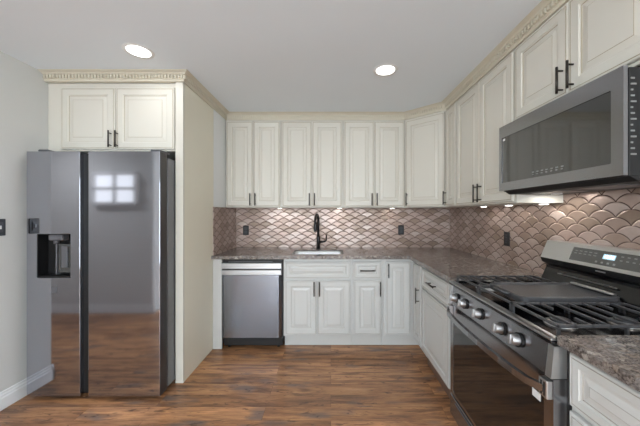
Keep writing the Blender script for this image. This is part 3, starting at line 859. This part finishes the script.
for xx in (.04, RW-.06):
    for yy in (.09, BY-.06):
        bm = bmesh.new(); cyl(bm, (xx, yy, .0005), (xx, yy, .041), .018); obj('foot', bm, M_BLACK, t)

# griddle lying on the middle grate
gx_, gy_ = (.268+.548)/2, .30
t = thing('griddle', 'black cast iron griddle plate lying on the middle stove grate', 'griddle', (XF+.312, Y_RL-RW/2, .9525), R90)
gw, gd = .137, .225
bm = bmesh.new()
lo = [(.0, .0005, .03), (.0, .016, .03), (.004, .020, .028), (.012, .020, .024), (.018, .011, .02)]
prev = None
for ins, z, r in lo:
    L_ = [bm.verts.new((x, y, z)) for x, y in rrect(-gw+ins, gw-ins, -gd+ins, gd-ins, r)]
    if prev:
        for i in range(len(L_)): bm.faces.new((prev[i], prev[(i+1) % len(L_)], L_[(i+1) % len(L_)], L_[i]))
    else: bm.faces.new(L_[::-1])
    prev = L_
bm.faces.new(prev)
obj('plate', bm, M_IRON, t, True)
obj('grease_lip', BX(-gw+.03, gw-.02, gd-.030, gd-.008, .0205, .030, bev=.004), M_STEELL, t)
for s in (-1, 1):
    bm = bmesh.new(); tube(bm, [(-.05, s*(gd-.002), .012), (-.045, s*(gd+.02), .014), (.045, s*(gd+.02), .014), (.05, s*(gd-.002), .012)], .006, 8); obj('grip', bm, M_IRON, t)

# ------------------------------------------------------------------ microwave
XM = 1.0445; ML, MR = 1.713, .986; MW = ML-MR; MD = XR-.0100-XM
t = thing('microwave', 'black stainless over-the-range microwave mounted above the stove', 'microwave', (XM, ML, 0), R90)
Z0, Z1 = 1.482, 1.874
obj('case', BX(.004, MW-.004, .0245, MD, Z0-.002, Z1-.003, bev=.002), M_BLACK, t)
obj('mounting_block', BX(.004, MW-.004, .125, MD, Z1-.003, 1.9055), M_BLACK, t)
bm = bmesh.new(); plate(bm, [(0, Z0), (MW, Z0), (MW, Z1), (0, Z1)], rrect(.025, MW-.044, 1.530, 1.803, .004, 2), 0, .016, 'y')
md_ = obj('door', bm, M_BLKSS, t)
obj('door_glass', BX(.025, MW-.044, .003, .015, 1.530, 1.803), M_MWGLASS, md_)
bm = bmesh.new(); box(bm, .034, .052, .0022, .0032, 1.783, 1.795); obj('sticker', bm, M_STICK, md_)
bm = bmesh.new()
for i in range(7): box(bm, .275+i*.03, .290+i*.03, .0024, .0032, 1.556, 1.562); box(bm, .275+i*.03, .287+i*.03, .0024, .0032, 1.545, 1.550)
obj('printed_controls', bm, M_ICON, md_)
obj('hinge_gap', BX(.010, MW-.012, .0162, .0243, Z0+.01, Z1-.006), M_ENAM, t)
# side louvres on the near end
bm = bmesh.new()
for i in range(14):
    z = 1.555+i*.021; box(bm, MW-.0042, MW-.0022, .030, .050-.006*(i % 3), z, z+.006)
obj('side_louvre', bm, M_ICON, t)
bm = bmesh.new(); prism(bm, [(.03, Z0-.0025), (.06, 1.462), (MD-.02, 1.462), (MD-.001, Z0-.0025)], 'x', .006, MW-.006)
und = obj('underside', bm, M_BLACK, t)
for xx in (.12, MW-.32):
    obj('grease_filter', BX(xx, xx+.20, .10, .26, 1.4585, 1.4625, bev=.001), M_FSIDE, und)
for xx in (.05, MW-.10):
    cl = obj('cooktop_lamp', BX(xx, xx+.05, .28, .31, 1.4590, 1.4624), M_STICK, und)
    ld = bpy.data.lights.new('lamp', 'AREA'); ld.size = .04; ld.energy = .7; ld.color = (1, .96, .9)
    lo = bpy.data.objects.new('lamp', ld); C.objects.link(lo); lo.parent = cl; lo.location = (xx+.025, .295, 1.457)

# ------------------------------------------------------------------ lamps
def can_light(label, x, y, group='recessed ceiling lights', watts=None):
    t = thing('recessed_light', label, 'ceiling light', (x, y, H), 0, group)
    bm = bmesh.new()
    n = 40; prev = None
    for r, z in ((.070, -.002), (.074, -.005), (.090, -.004), (.094, -.0008)):
        L_ = [bm.verts.new((r*math.cos(2*math.pi*i/n), r*math.sin(2*math.pi*i/n), z)) for i in range(n)]
        if prev:
            for i in range(n): bm.faces.new((prev[i], prev[(i+1) % n], L_[(i+1) % n], L_[i]))
        prev = L_
    obj('trim_ring', bm, M_TRIM, t, True)
    bm = bmesh.new(); tube(bm, [(0, 0, -.0008), (0, 0, -.004)], .0705, 40); obj('lens', bm, M_LAMP, t)
    ld = bpy.data.lights.new('lamp', 'AREA'); ld.shape = 'DISK'; ld.size = .14; ld.energy = watts or CAN_W; ld.color = (.97, .98, 1); ld.spread = math.radians(165)
    lo = bpy.data.objects.new('lamp', ld); C.objects.link(lo); lo.parent = t; lo.location = (0, 0, -.0065)
can_light('round recessed ceiling light nearest the refrigerator', -1.314, 1.888)
can_light('round recessed ceiling light above the sink run, right of center', .422, 2.138)
for x, y in ((-.9, .2), (.5, .2), (-.9, -1.8), (.5, -1.8), (-3.4, 1.0)):  # unseen fill lamps added to the room; the strongest brightens the hall
    can_light('added ceiling fill light out of view', x, y, 'added ceiling fill lights out of view', 16 if x < -3 else None)

def puck(label, x, y):
    t = thing('under_cabinet_light', label, 'under-cabinet light', (x, y, ZUB), 0, 'under-cabinet lights')
    bm = bmesh.new(); tube(bm, [(0, 0, -.0005), (0, 0, -.008)], .030, 24); obj('housing', bm, M_TRIM, t)
    bm = bmesh.new(); tube(bm, [(0, 0, -.008), (0, 0, -.0095)], .024, 24); obj('lens', bm, M_PUCK, t)
    ld = bpy.data.lights.new('lamp', 'AREA'); ld.shape = 'DISK'; ld.size = .05; ld.energy = PUCK_W; ld.color = (1, .93, .84)
    lo = bpy.data.objects.new('lamp', ld); C.objects.link(lo); lo.parent = t; lo.location = (0, 0, -.0105)
puck('small light under the wall cabinet above the dishwasher', -.60, 3.24)
puck('small light under the wall cabinets right of the faucet', .10, 3.24)
puck('small light under the back wall cabinet next to the corner cabinet', .72, 3.24)
puck('small light under the tall right wall cabinet, farther from the microwave', 1.34, 2.42)
puck('small light under the tall right wall cabinet, second from the corner', 1.34, 2.08)
puck('small light under the tall right wall cabinet, right beside the microwave', 1.37, 1.775)
